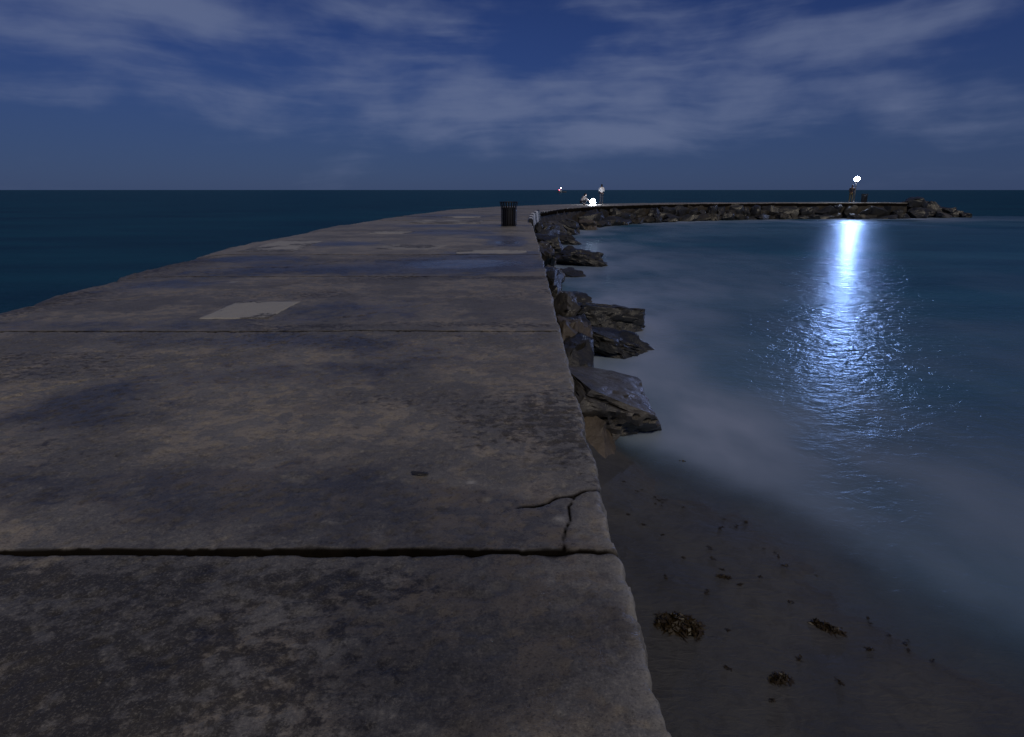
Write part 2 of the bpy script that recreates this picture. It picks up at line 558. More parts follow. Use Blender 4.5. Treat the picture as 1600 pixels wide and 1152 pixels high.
def slab_mesh(t0, t1, cell, near):
    a0, a1 = catmull(OUT_ST, t0), catmull(OUT_ST, t1)
    b0, b1 = catmull(IN_ST, t0), catmull(IN_ST, t1)
    width = np.hypot(*(a0 - b0))
    yc0 = (b0[1] + b1[1]) / 2
    length = np.hypot(*((a0 + b0) / 2 - (a1 + b1) / 2))
    nu, nv = max(6, int(width / cell)), max(4, int(length / cell))
    gap = (0.013 if abs(t0 - 2) < .01 or abs(t1 - 2) < .01 else 0.007) if near else 0.012
    fine = np.array([0, .0025, .006, .011, .018, .027])
    g0 = gap / length
    vv = np.concatenate([g0 + fine / length, np.linspace(g0 + .04 / length, 1 - g0 - .04 / length, nv), 1 - g0 - fine[::-1] / length])
    uu = np.concatenate([[0], np.linspace(.02 / width, 1 - .045 / width, nu), 1 - fine[::-1] / width])
    tt = t0 + (t1 - t0) * vv
    Lp = np.array([catmull(OUT_ST, t) for t in tt])
    Rp = np.array([catmull(IN_ST, t) for t in tt])
    X = Lp[:, None, 0] * (1 - uu)[None] + Rp[:, None, 0] * uu[None]
    Y = Lp[:, None, 1] * (1 - uu)[None] + Rp[:, None, 1] * uu[None]
    dv0 = (vv * length)[:, None] + 0 * X
    dv1 = ((1 - vv) * length)[:, None] + 0 * X
    du0 = (uu * width)[None] + 0 * X
    du1 = ((1 - uu) * width)[None] + 0 * X
    # ragged inner and outer rims
    rag = (fbm(Y * 3.2 + 9, X * 0 + 3.3, octaves=4, seed=21) - .5) * 0.06 + (fbm(Y * 24, X * 0 + 1.3, octaves=4, seed=29, gain=.65) - .5) * 0.024
    dirx = (Rp - Lp) / np.hypot(*(Rp - Lp).T)[:, None]
    rag = rag * (1 + 3.0 * sstep(Y, 30, 42))
    push = rag * np.exp(-du1 / 0.10)
    rag2 = (fbm(Y * 1.1 + 2, X * 0 + 7.7, octaves=6, seed=41, gain=.62) - .5) * 0.62
    push2 = rag2 * np.exp(-du0 / 0.5)
    X = X + dirx[:, None, 0] * (push - push2)
    Y = Y + dirx[:, None, 1] * (push - push2)
    # the joints wander: here open, there choked with grit
    dirv = np.stack([-dirx[:, 1], dirx[:, 0]], -1)
    for dj, sg in ((dv0, -1), (dv1, 1)):
        jw = (fbm(X * 2.2, np.round(Y / 1.2) * 0 + (t0 if sg < 0 else t1) * 3.3, octaves=5, seed=55, gain=.62) - .30) * .024
        if near and Y.min() < 2.5:
            jw = jw + .006 * sstep(X, -.35, .12)
        jw = np.minimum(jw, gap - .0015) * sg * np.exp(-np.maximum(dj - gap, 0) / .035)
        X = X + dirv[:, None, 0] * jw
        Y = Y + dirv[:, None, 1] * jw
    Z = deck_noise(X, Y)
    # rounded, spalled rims
    wob = fbm(X * 13, Y * 13, octaves=4, seed=51, gain=.6)
    rim = 0.006 + 0.05 * np.clip(wob - .42, 0, 1)
    Z = Z - 0.055 * np.exp(-(du1 / rim) ** 1.5) * (0.4 + wob) - 0.10 * np.exp(-(du0 / (0.10 + .25 * wob)))
    jr = 0.003 + 0.040 * np.clip(fbm(X * 7, Y * 9, octaves=5, seed=57, gain=.6) - .45, 0, 1)
    for dj in (dv0, dv1):
        Z = Z - 0.014 * np.exp(-(np.maximum(dj - gap, 0) / jr) ** 1.6)
    edge = np.minimum(dv0, dv1)
    dirt = (1.0 if yc0 < 3.5 else .75) * np.exp(-((edge - gap) / (jr * 1.2 + .006)) ** 2)
    one = np.ones_like(X)
    for pts, half, depth in CRACKS:
        if min(p[1] for p in pts) < Y.max() and max(p[1] for p in pts) > Y.min():
            wx = X + (fbm(X * 9, Y * 9, octaves=3, seed=61) - .5) * 0.14
            wy = Y + (fbm(X * 9 + 40, Y * 9, octaves=3, seed=63) - .5) * 0.14
            brk = sstep(fbm(X * 3, Y * 3, octaves=2, seed=65), .28, .48)
            if depth in (.009, .0065):                 # the broken corner by the first joint
                wx, wy, brk = X + (wx - X) * .3, Y + (wy - Y) * .3, one
            cr = np.exp(-(poly_dist(wx, wy, pts) / half) ** 2) * brk
            Z = Z - depth * cr
            dirt = np.maximum(dirt, (1.0 if brk is one else min(.55, depth * 45)) * np.exp(-(poly_dist(wx, wy, pts) / (half * 1.2)) ** 2) * brk * sstep(fbm(X * 11, Y * 11, octaves=3, seed=66), .15, .42))
    pits = sstep(fbm(X * 26, Y * 26, octaves=2, seed=71), .64, .72)
    Z = Z - 0.005 * pits
    wet = 1.3 * smear(X, Y, WETB) + .16 * sstep(Y, 1.9, 1.6) + (fbm(X * .7, Y * .5, octaves=3, seed=81) - .5) * 0.5  # near slab marked wetter as part of its painted darkening
    alg_dark = smear(X, Y, ALGB) * 0.9 + 0.55 * np.exp(-du0 / 0.45) + 0.35 * np.exp(-edge / 0.05) + 0.5 * sstep(fbm(X * .55, Y * .75, octaves=4, seed=83), .58, .75) * sstep(Y, 22, 10) + .75 * sstep(Y, 1.8, 1.3) * sstep(-X, -.4, 1.2)  # algae, plus lens-corner falloff painted over the grimy near slab, stronger to the left
    alg_dark = alg_dark + 0.3 * np.exp(-du1 / .05) * sstep(fbm(X * 5, Y * 5, octaves=2, seed=84), .45, .6)
    lit = smear(X, Y, LITB) + 0.28 * np.exp(-(du1 / .05)) * sstep(Y, 8, 3) + .16 * sstep(Y, 7, 16) * (.4 + 1.2 * fbm(X * .6, Y * .6, octaves=3, seed=87))  # lit inner rim painted paler near the eye; far concrete drier and paler
    lit = np.clip(lit, 0, 1) - dirt
    mask = np.stack([wet, alg_dark, lit], -1)
    # skirt all round
    def ring(A, z):
        top, bot = A[:1].copy(), A[-1:].copy()
        A = np.concatenate([top, A, bot], 0)
        A = np.concatenate([A[:, :1], A, A[:, -1:]], 1)
        return A
    X2, Y2 = ring(X, 0), ring(Y, 0)
    Z2 = ring(Z, 0)
    Z2[0, :] = Z2[-1, :] = -0.30
    Z2[:, 0] = Z2[:, -1] = -0.30
    mk = np.stack([ring(mask[..., k], 0) for k in range(3)], -1)
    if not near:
        mk[:, -1, 2] = -1.0  # inner side of far slabs darkened, wall shade put into the mask
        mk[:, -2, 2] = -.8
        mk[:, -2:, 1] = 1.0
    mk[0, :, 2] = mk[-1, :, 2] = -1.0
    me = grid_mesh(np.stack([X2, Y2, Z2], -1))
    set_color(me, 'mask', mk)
    return me


pier = thing('pier', 'long weathered concrete pier running out to sea and hooking right', 'pier', (0, 0, 0))
rs = random.Random(5)
for k, (t0, t1) in enumerate(zip(joints[:-1], joints[1:])):
    yc = catmull(IN_ST, (t0 + t1) / 2)[1]
    d = max(abs(yc), 0.5)
    cell = 0.013 if yc < 5.5 and yc > -1 else 0.045 if yc < 12 and yc > -1 else 0.10 if yc < 26 else 0.2
    dz = 0 if k < 2 else rs.uniform(-.012, .012)
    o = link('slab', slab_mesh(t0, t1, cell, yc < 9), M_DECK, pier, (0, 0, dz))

# repaired panels let into the slabs, a little paler and proud
PANELS = [[(-3.15, 5.52), (-3.16, 6.46), (-2.40, 6.46), (-2.41, 5.52)], [(-5.75, 11.75), (-5.9, 14.6), (-4.72, 14.6), (-4.5, 11.75)],
          [(-4.26, 16.9), (-4.25, 17.85), (-2.95, 17.85), (-3.1, 16.9)], [(-3.05, 12.4), (-3.0, 13.5), (-1.4, 13.4), (-1.6, 12.35)],
          [(-4.15, 22.5), (-4.15, 24.9), (-1.12, 24.9), (-1.15, 22.5)], [(-1.2, 11.55), (-1.25, 12.2), (.35, 12.2), (.38, 11.55)], [(-3.4, 27.0), (-3.3, 28.6), (-1.4, 28.4), (-1.5, 27.0)]]
for q in PANELS:
    a, b, c, d = (np.array(p) for p in q)
    n = 26
    u, v = np.meshgrid(np.linspace(0, 1, n), np.linspace(0, 1, n))
    XY = (a[None, None] * ((1 - u) * (1 - v))[..., None] + b[None, None] * ((1 - u) * v)[..., None] + c[None, None] * (u * v)[..., None] + d[None, None] * (u * (1 - v))[..., None])
    X, Y = XY[..., 0], XY[..., 1]
    jit = (fbm(X * 6, Y * 6, octaves=4, seed=91, gain=.65) - .5) * .10
    e = np.minimum(np.minimum(u, 1 - u), np.minimum(v, 1 - v))
    X = X + jit * np.exp(-e / .05)
    Y = Y + (fbm(X * 6 + 30, Y * 6, octaves=4, seed=92, gain=.65) - .5) * .12 * np.exp(-e / .05)
    Z = deck_noise(X, Y) + 0.012 - 0.03 * (e < 1e-6) + (fbm(X * 3, Y * 3, octaves=2, seed=93) - .5) * .004
    Z[0, :] -= .03; Z[-1, :] -= .03; Z[:, 0] -= .03; Z[:, -1] -= .03
    me = grid_mesh(np.stack([X, Y, Z], -1))
    alg_dark = 1.0 * sstep(fbm(X * 2, Y * 2, octaves=4, seed=95), .42, .62) + .9 * np.exp(-e / .03) * fbm(X * 5, Y * 5, octaves=3, seed=97)
    set_color(me, 'mask', np.stack([X * 0 + .25 * fbm(X, Y, octaves=3, seed=98), alg_dark, -.5 * np.exp(-e / .012)], -1))
    link('patch_panel', me, M_PATCH, pier)

# the wall under the slabs
def wall_body():
    n = 520
    tt = np.linspace(0, TN, n)
    I = np.array([catmull(IN_ST, t) for t in tt])
    O = np.array([catmull(OUT_ST, t) for t in tt])
    D = (I - O) / np.hypot(*(I - O).T)[:, None]
    zs = np.array([-.13, -.16, -.35, -.6, -.85, -1.1, -1.3, -1.5, -1.8, -2.4])
    batter = np.array([-.06, -.03, .0, .03, .06, .10, .16, .22, .30, .5])
    rows = []
    for z, b in list(zip(zs, batter))[::-1]:
        rows.append((O - D * (b + .02), z, O, -D))
    for z, b in zip(zs, batter):
        rows.append((I + D * b - D * .05, z, I, D))
    P = np.zeros((len(rows), n, 3))
    for i, (xy, z, _, dd) in enumerate(rows):
        nz = (fbm(xy[:, 0] * 1.6 + 5, xy[:, 1] * 1.6, np.full(n, z * 2.3), 4, 101) - .5) * (.30 if z < -.2 else .05)
        P[i, :, :2] = xy + dd * nz[:, None] * (1 if z < -.2 else .3)
        P[i, :, 2] = z
    return grid_mesh(P)


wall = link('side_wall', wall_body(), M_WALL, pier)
# end face of the wall
eI, eO = IN_ST[-1], OUT_ST[-1]
link('end_wall', mesh_from([(eI[0] + .0, eI[1], -.13), (eO[0], eO[1], -.13), (eO[0] + .4, eO[1], -2.4), (eI[0] + .4, eI[1], -2.4)], [(0, 1, 2, 3)], False), M_WALL, pier)

# ------------------------------------------------------------------ beach and sea
SHORE = [(-.6, 5.9), (.4, 5.5), (.96, 5.15), (1.65, 4.75), (1.98, 4.42), (2.27, 3.93), (2.53, 3.25), (2.95, 2.65), (4.0, 1.4), (6.5, -1.2), (12, -6.5), (20, -14)]


def shore_dist(x, y):
    """signed distance to the waterline, positive on the water side"""
    d = poly_dist(x, y, SHORE)
    ys = np.interp(x, [p[0] for p in SHORE], [p[1] for p in SHORE])
    return np.where(y > ys, d, -d)


def sand_z(x, y):
    d = shore_dist(x, y)
    z = np.where(d > 0, -0.10 * d - 0.02 * d * d, -0.045 * d)
    z = np.maximum(z, -2.5)
    z = z + (fbm(x * 1.3, y * 1.3, octaves=3, seed=121) - .5) * .05 + (fbm(x * 7, y * 7, octaves=3, seed=123) - .5) * .012
    # sand banked up against the pier foot and round the first rocks
    z = z + 0.30 * np.exp(-((x - .55) / .45) ** 2 - ((y - 5.6) / 1.1) ** 2)
    return SEA + z


def axis(a, b, n, focus, pw=1.0):
    return np.linspace(a, b, n)


gx = np.concatenate([np.arange(.1, 4.5, .035), np.arange(4.5, 16.1, .25)])
gy = np.concatenate([np.arange(-10, 1, .25), np.arange(1, 8, .035), np.arange(8, 16.1, .25)])
GX, GY = np.meshgrid(gx, gy)
beach_me = grid_mesh(np.stack([GX, GY, sand_z(GX, GY)], -1))

M_SAND, nt, p, _ = new_mat('wet_sand')
pos = nt.n('ShaderNodeNewGeometry').outputs['Position']
n1 = nt.noise(pos, 1.6, 4, 0.6)
n2 = nt.noise(pos, 160.0, 3, 0.7)
n3 = nt.noise(nt.scale(pos, (1, 1, 1)), 9.0, 5, 0.65, .6)
rip = nt.noise(nt.scale(pos, (2.2, 6.0, 1)), 2.6, 3, .5, 1.2)
sc_ = nt.mix(nt.ramp(n1, .35, .65), (0.044, 0.043, 0.043), (0.064, 0.062, 0.061))
sc_ = nt.mix(nt.m('MULTIPLY', nt.ramp(n2, .5, .75), .4), sc_, (0.10, 0.094, 0.088))
sc_ = nt.mix(nt.m('MULTIPLY', nt.ramp(n2, .42, .28), .5), sc_, (0.04, 0.034, 0.028))
nt.put(p.inputs['Base Color'], sc_)
nt.put(p.inputs['Roughness'], nt.ramp(n1, .3, .7, .55, .75))
nt.put(p.inputs['Normal'], bump(nt, n2, .7, .004, bump(nt, n3, .5, .014, bump(nt, rip, .5, .02))))
nt.put(p.inputs['Base Color'], nt.mix(nt.m('MULTIPLY', nt.ramp(n3, .5, .62), .35), sc_, (0.030, 0.027, 0.025)))
beach = link('beach', beach_me, M_SAND)
tag(beach, 'dark wet sand at the foot of the pier', kind='structure')

# the sea: one sheet from the shore to the horizon, finest near the pier
rad = np.concatenate([np.arange(.6, 16, .12), np.geomspace(16, 120, 120)[1:], np.geomspace(120, 40000, 90)[1:]])
th = np.concatenate([np.radians(np.arange(-60, 60.01, .4)), np.radians(np.arange(65, 300.01, 5))])
th = np.concatenate([th[:-1], [th[0] + 2 * math.pi]])
RR, TT = np.meshgrid(rad, th, indexing='ij')
WX, WY = RR * np.sin(TT), RR * np.cos(TT)
near = RR < 130
depth = np.where((WX > .2) & (WX < 16) & (WY < 16) & (WY > -10), SEA - sand_z(WX, WY), 1.0)
inner_pts = [tuple(q) for q in INNER[::12]]
dI = np.where(near, poly_dist(WX, WY, inner_pts), 50.0)
# lagoon side = right of the pier
lag = np.zeros_like(WX)
xi = np.interp(WY, INNER[:, 1], INNER[:, 0])
lag = ((WX > xi) & (WY < 63)).astype(float) * near
opac = sstep(depth, -0.03, 0.11)
swirl = fbm(WX * .55 + 3, WY * .35, octaves=4, seed=141)
swirl2 = fbm(WX * .25 + 1, WY * .18 + 4, octaves=3, seed=143)
foam = lag * (1.1 * np.exp(-dI / 2.2) * sstep(swirl, .25, .65) + 0.85 * np.exp(-dI / 6.5) * sstep(swirl2, .25, .7))
foam = foam + lag * 0.60 * np.exp(-((WY - 8) / 6.5) ** 2) * np.exp(-((WX - 1.4) / 3.4) ** 2) * (0.35 + .9 * swirl)
foam = foam + lag * 0.46 * np.exp(-((shore_dist(WX, WY) - 2.0) / 3.0) ** 2) * near * (0.4 + swirl)
foam = foam * (1 - .55 * sstep(WX, 2.2, 3.6) * sstep(WY, 16, 9) * sstep(WX, 9, 6))
foam = np.clip(foam, 0, 1) * sstep(depth, 0.0, .30) + lag * (.52 - .2 * sstep(WX, 2.2, 3.2)) * sstep(depth, 1.0, .1) * near * (WY < 14) * (.5 + swirl)
lagoon = lag * np.exp(-np.maximum(WY - 10, 0) / 60)
sea_me = grid_mesh(np.stack([WX, WY, np.full_like(WX, SEA)], -1))
blur = lag * sstep(shore_dist(WX, WY), 7.0, 1.0) * near
set_color(sea_me, 'water', np.stack([opac, foam, lagoon, blur], -1))

M_SEA, nt, p, out = new_mat('sea_water')
pos = nt.n('ShaderNodeNewGeometry').outputs['Position']
att = nt.n('ShaderNodeVertexColor', layer_name='water')
s = nt.n('ShaderNodeSeparateColor')
nt.put(s.inputs[0], att.outputs[0])
opac_s, foam_s, lag_s = s.outputs
blur_s = att.outputs['Alpha']
fn = nt.noise(nt.scale(pos, (1, .55, 1)), 1.1, 3, .5)
col = nt.mix(lag_s, (0.003, 0.039, 0.058), (0.022, 0.088, 0.138))
swell = nt.noise(nt.scale(pos, (.25, 1.0, 1)), .22, 5, .62, .4)
col = nt.mix(nt.ramp(swell, .3, .7), nt.mix(1.0, col, (.62, .66, .70), 'MULTIPLY'), nt.mix(1.0, col, (1.35, 1.3, 1.25), 'MULTIPLY'))
foamf = nt.m('MULTIPLY', foam_s, nt.ramp(fn, .2, .7, .55, 1.0))
col = nt.mix(foamf, col, (0.275, 0.325, 0.44))
w1 = nt.noise(nt.scale(pos, (.7, 1.0, 1)), 1.3, 3, .55, .3)
w2 = nt.noise(nt.scale(pos, (.8, 1.1, 1)), 4.6, 3, .6, .4)
w3 = nt.noise(nt.scale(pos, (.7, 1.2, 1)), 17.0, 2, .6, .3)
calm = nt.m('SUBTRACT', nt.m('SUBTRACT', 1.0, nt.m('MULTIPLY', foamf, .9)), nt.m('MULTIPLY', blur_s, .38), clamp=True)
w1, w2, w3 = (nt.m('MULTIPLY', nt.m('SUBTRACT', q, .5), calm) for q in (w1, w2, w3))
b1 = bump(nt, w1, .6, .15)
b2 = bump(nt, w2, .9, .09, b1)
b3 = bump(nt, w3, .9, .020, b2)
# body colour below, sky and lamp reflection above; short chop keeps the grazing reflection well under a mirror's
m_body = nt.n('ShaderNodeBsdfDiffuse')
nt.put(m_body.inputs['Color'], col)
m_gloss = nt.n('ShaderNodeBsdfGlossy')
m_gloss.inputs['Color'].default_value = (0.72, 0.90, 1.0, 1)
nt.put(m_gloss.inputs['Roughness'], nt.m('ADD', nt.m('ADD', .245, nt.m('MULTIPLY', blur_s, .10)), nt.m('MULTIPLY', foamf, .14)))
nt.put(m_gloss.inputs['Normal'], b3)
fr = nt.n('ShaderNodeFresnel')
fr.inputs['IOR'].default_value = 1.33
nt.put(fr.inputs['Normal'], b3)
frc = nt.m('MULTIPLY', nt.m('MINIMUM', fr.outputs[0], nt.m('ADD', .17, nt.m('MULTIPLY', lag_s, .15))), nt.m('SUBTRACT', 1.0, nt.m('MULTIPLY', foamf, .2)))
wat = nt.n('ShaderNodeMixShader')
nt.put(wat.inputs[0], frc)
nt.t.links.new(m_body.outputs[0], wat.inputs[1])
nt.t.links.new(m_gloss.outputs[0], wat.inputs[2])
tr = nt.n('ShaderNodeBsdfTransparent')
mx = nt.n('ShaderNodeMixShader')
nt.put(mx.inputs[0], opac_s)
nt.t.links.new(tr.outputs[0], mx.inputs[1])
nt.t.links.new(wat.outputs[0], mx.inputs[2])
nt.t.links.new(mx.outputs[0], out.inputs[0])
nt.t.nodes.remove(p)
sea = link('sea', sea_me, M_SEA)
tag(sea, 'dark blue-green sea, milky in the cove beside the pier', kind='structure')


# ------------------------------------------------------------------ rocks
def rock_mesh(dims, seed, sub=4, cuts=9, rough=.10):
    """a broken block: hull of scattered corners, split faces kept sharp, then fractured and pitted"""
    rg = random.Random(seed)
    bm = bmesh.new()
    for _ in range(9 + cuts):
        v = Vector((rg.gauss(0, 1), rg.gauss(0, 1), rg.gauss(0, 1))).normalized()
        q = max(abs(v.x), abs(v.y), abs(v.z))
        v = v * (rg.uniform(.86, 1.0) / (q ** .55))
        bm.verts.new(v)
    bmesh.ops.convex_hull(bm, input=list(bm.verts))
    bmesh.ops.delete(bm, geom=[v for v in bm.verts if not v.link_faces], context='VERTS')
    bmesh.ops.triangulate(bm, faces=bm.faces)
    n_cut = {3: 3, 4: 7, 5: 15}[sub]
    bmesh.ops.subdivide_edges(bm, edges=list(bm.edges), cuts=n_cut, use_grid_fill=True)
    bmesh.ops.triangulate(bm, faces=[f for f in bm.faces if len(f.verts) > 4])
    P = np.array([v.co[:] for v in bm.verts])
    nn = P / (np.linalg.norm(P, axis=1)[:, None] + 1e-6)
    k = seed * 3.71
    d1 = fbm(P[:, 0] * 1.5 + k, P[:, 1] * 1.5, P[:, 2] * 1.5, 3, seed % 97) - .5
    # bedding planes broken back in steps
    lay = P[:, 2] * 2.2 + P[:, 0] * .35 + (fbm(P[:, 0] * 1.1 + k, P[:, 1] * 1.1, P[:, 2], 3, seed % 83) - .5) * 1.8
    cell = np.floor(lay)
    back = _hash(cell, cell * 0 + 3, cell * 0, seed % 71) * .16 * sstep(fbm(P[:, 0] * 1.8 + k, P[:, 1] * 1.8, cell * 3.1, 2, seed % 61), .40, .50)
    gapl = np.exp(-(((lay % 1.0)) / .07) ** 2) * .05
    crack = np.abs(fbm(P[:, 0] * 2.3 + k, P[:, 1] * 2.3 + 5, P[:, 2] * 2.3, 3, seed % 59) - .5)
    crk = np.exp(-(crack / .012) ** 2) * .06
    d2 = fbm(P[:, 0] * 7 + k, P[:, 1] * 7, P[:, 2] * 7, 4, seed % 79 + 3, .62) - .5
    P = P + nn * (d1 * rough * 2.2 - back - gapl - crk + d2 * rough * .9)[:, None]
    P = P / np.abs(P).max(axis=0)[None]
    P = P * np.array(dims)[None] * .5
    for v, q in zip(bm.verts, P):
        v.co = Vector(q)
    me = bm_mesh(bm, True)
    me.set_sharp_from_angle(angle=R(32))
    return me


def rock(label, loc, dims, rot, mat, seed, sub=4, group=None, name='boulder', cuts=9):
    o = link(name, rock_mesh(dims, seed, sub, cuts), mat, None, loc, tuple(R(a) for a in rot))
    return tag(o, label, 'rock', group)


G = 'rocks along the inner foot of the pier'
rock('largest near rock, grey sloping slab leaning on the pier edge', (1.08, 6.85, -1.33), (1.60, 2.3, .88), (2, 17, 10), M_ROCKGREY, 12, 5, G)
rock('low sandy brown rock under the largest near slab, by the pier edge', (.80, 5.85, -1.48), (.9, 1.7, .80), (0, 20, -6), M_ROCKBROWN, 23, 4, G)
rock('rounded brown rock wedged against the pier beside two black slabs', (.86, 8.7, -1.25), (.8, 1.7, 1.15), (0, 14, 0), M_ROCKBROWN, 31, 4, G)
rock('black wet slab rock pointing at the water, nearer of the two', (1.80, 9.7, -1.42), (1.85, 1.15, .66), (-4, 14, -10), M_ROCK, 44, 5, G, cuts=7)
rock('black wet slab rock pointing at the water, farther of the two', (1.85, 11.4, -1.34), (1.95, 1.1, .72), (-6, 8, 8), M_ROCK, 57, 5, G, cuts=7)
rock('dark rock hugging the pier edge behind the rounded brown rock', (.92, 11.2, -1.15), (.7, 2.0, 1.0), (0, 12, 4), M_ROCKGREY, 59, 4, G)
rock('small flat black rock awash between the black slabs and pale foam', (1.62, 14.2, -1.48), (.85, 1.2, .42), (0, 6, 10), M_ROCK, 61, 4, G)
rock('narrow dark rock tight against the pier edge above the flat awash rock', (1.0, 14.6, -1.15), (.62, 2.2, .95), (0, 14, 0), M_ROCK, 67, 4, G)
rock('thin black rock barely above water, in front of the long slab', (1.95, 18.9, -1.50), (1.05, 1.3, .46), (0, 4, 0), M_ROCK, 71, 4, G)
rock('long black slab rock reaching farthest into the cove', (2.55, 21.8, -1.30), (2.35, 1.5, .86), (0, 7, -8), M_ROCK, 73, 5, G, cuts=7)
rock('tall dark rock against the pier edge beside the long slab', (1.04, 18.6, -1.05), (.75, 2.4, 1.15), (0, 12, 0), M_ROCKGREY, 79, 4, G)
rock('dark wedge rock against the pier edge, level with the litter bin', (1.50, 24.6, -1.05), (1.6, 2.2, 1.0), (0, 14, 6), M_ROCK, 83, 4, G)
rock('steep dark rock below the striped edge of the pier', (1.66, 28.3, -.92), (1.4, 2.9, 1.35), (0, 16, -8), M_ROCK, 87, 4, G)
rock('low pointed dark rock in the inner bend, nearest the water', (2.95, 30.4, -1.32), (1.8, 1.6, .75), (0, 8, 5), M_ROCK, 91, 4, G)
rock('grey streaked rock under the bend of the pier wall', (2.55, 33.4, -1.05), (1.7, 2.2, 1.1), (0, 14, -20), M_ROCKGREY, 93, 4, G)
rock('dark humped rock in the deepest corner of the bend', (3.5, 37.4, -1.10), (2.1, 2.2, 1.15), (0, 12, -30), M_ROCK, 97, 4, G)
rock('brown mossy rock beneath the ground lantern', (5.4, 41.6, -1.25), (2.0, 1.5, .9), (0, 5, -30), M_ROCKBROWN, 99, 4, G)

G2 = 'small dark rocks along the foot of the far pier arm'
rg = random.Random(17)
far_n = 0
tpos = 12.15
while tpos < 16.9:
    a = catmull(IN_ST, tpos)
    b = catmull(OUT_ST, tpos)
    d = (a - b) / np.hypot(*(a - b))
    high = far_n % 2 == 0
    off = rg.uniform(.15, .7) if high else rg.uniform(.9, 1.9)
    q = a + d * off
    L = rg.uniform(1.0, 2.4)
    hgt = rg.uniform(1.2, 2.1) if high else rg.uniform(.5, 1.0)
    ang = math.degrees(math.atan2(d[1], d[0])) + rg.uniform(-35, 35)
    o = rock(('tall dark rock leaning on the far pier wall ' if high else 'small dark rock at the waterline of the far pier arm ') + ('near the ground lantern' if tpos < 13.3 else 'midway to the lamp post' if tpos < 15.3 else 'below the lamp post'), (q[0], q[1], SEA + hgt * .22), (rg.uniform(.8, 1.5), L, hgt), (rg.uniform(-12, 12), rg.uniform(0, 22), ang),
             rg.choice([M_ROCK, M_ROCK, M_ROCK, M_ROCKDUN]), 200 + far_n, 3, G2)
    far_n += 1
    tpos += rg.uniform(.045, .095) / (1 if tpos < 13 else 1.15)

G4 = 'filler rocks along the pier foot'
rf = random.Random(71)
for k, yy in enumerate((7.6, 9.7, 12.4, 13.2, 15.9, 17.2, 20.2, 22.3, 23.4, 26.3, 31.6, 34.9, 39.6)):
    xe = float(np.interp(yy, INNER[:, 1], INNER[:, 0]))
    rock('small dark rock jammed between the bigger rocks and the pier foot', (xe + rf.uniform(.25, .55), yy, rf.uniform(-1.4, -1.1)), (rf.uniform(.6, .95), rf.uniform(1.0, 1.7), rf.uniform(.6, .95)),
         (rf.uniform(-8, 8), rf.uniform(5, 22), rf.uniform(-20, 20)), rf.choice([M_ROCK, M_ROCKDUN, M_ROCKGREY]), 400 + k * 3, 4, G4)

G3 = 'rock pile past the end of the pier'
END = [('tall flat-topped black boulder where the pier ends, highest of the pile', (41.6, 60.9, -.45), (2.9, 2.6, 2.0), (4, -12, 10), M_ROCK),
       ('broad dark boulder beneath the flat-topped one at the pier end', (41.0, 59.0, -1.1), (2.6, 2.0, 1.3), (0, 0, 20), M_ROCK),
       ('pointed dark boulder second highest in the end pile', (43.9, 61.2, -.75), (2.4, 2.0, 1.75), (0, 20, -15), M_ROCK),
       ('mid-sized dark boulder between the two highest of the end pile', (43.0, 60.2, -1.0), (1.9, 1.7, 1.2), (5, 6, 30), M_ROCKGREY),
       ('dark boulder right of the pointed one in the end pile', (45.2, 60.8, -1.0), (2.2, 1.8, 1.2), (0, 8, 0), M_ROCK),
       ('low boulder in front of the pointed one in the end pile', (44.2, 59.5, -1.25), (2.0, 1.5, .8), (0, 5, 40), M_ROCKGREY),
       ('low dark boulder, second from the seaward tip of the pile', (45.9, 60.7, -1.2), (2.0, 1.6, .9), (0, 4, 10), M_ROCK),
       ('flat dark boulder at the seaward tip of the rock pile', (46.9, 60.5, -1.25), (1.5, 1.4, .85), (0, -4, 0), M_ROCK)]
for k, (lb, lc, dm, rt, mt) in enumerate(END):
    rock(lb, lc, dm, rt, mt, 300 + k * 7, 4, G3, cuts=16)


# ------------------------------------------------------------------ kerb added at the inner bend for lantern-lit stripes on the edge
kerb = thing('lit_stripe_kerb', 'curved kerb added at the inner bend of the pier, white bands for lantern-lit stripes', 'kerb', (0, 0, 0))
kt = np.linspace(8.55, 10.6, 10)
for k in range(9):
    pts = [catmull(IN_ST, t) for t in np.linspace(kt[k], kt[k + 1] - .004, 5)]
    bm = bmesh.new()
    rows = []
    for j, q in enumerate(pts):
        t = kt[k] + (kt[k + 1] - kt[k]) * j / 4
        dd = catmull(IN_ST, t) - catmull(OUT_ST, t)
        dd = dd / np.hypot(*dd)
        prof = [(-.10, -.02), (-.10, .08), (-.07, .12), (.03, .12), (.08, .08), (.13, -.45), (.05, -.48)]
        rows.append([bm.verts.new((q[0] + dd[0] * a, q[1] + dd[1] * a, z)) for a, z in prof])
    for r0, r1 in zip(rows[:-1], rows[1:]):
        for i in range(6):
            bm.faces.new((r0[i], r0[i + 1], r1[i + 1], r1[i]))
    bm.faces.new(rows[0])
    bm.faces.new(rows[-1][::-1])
    link('kerb_segment', bm_mesh(bm), M_STRIPE if k % 2 == 1 else M_DARKPAINT, kerb)  # white segments stand for lantern light on the pier edge


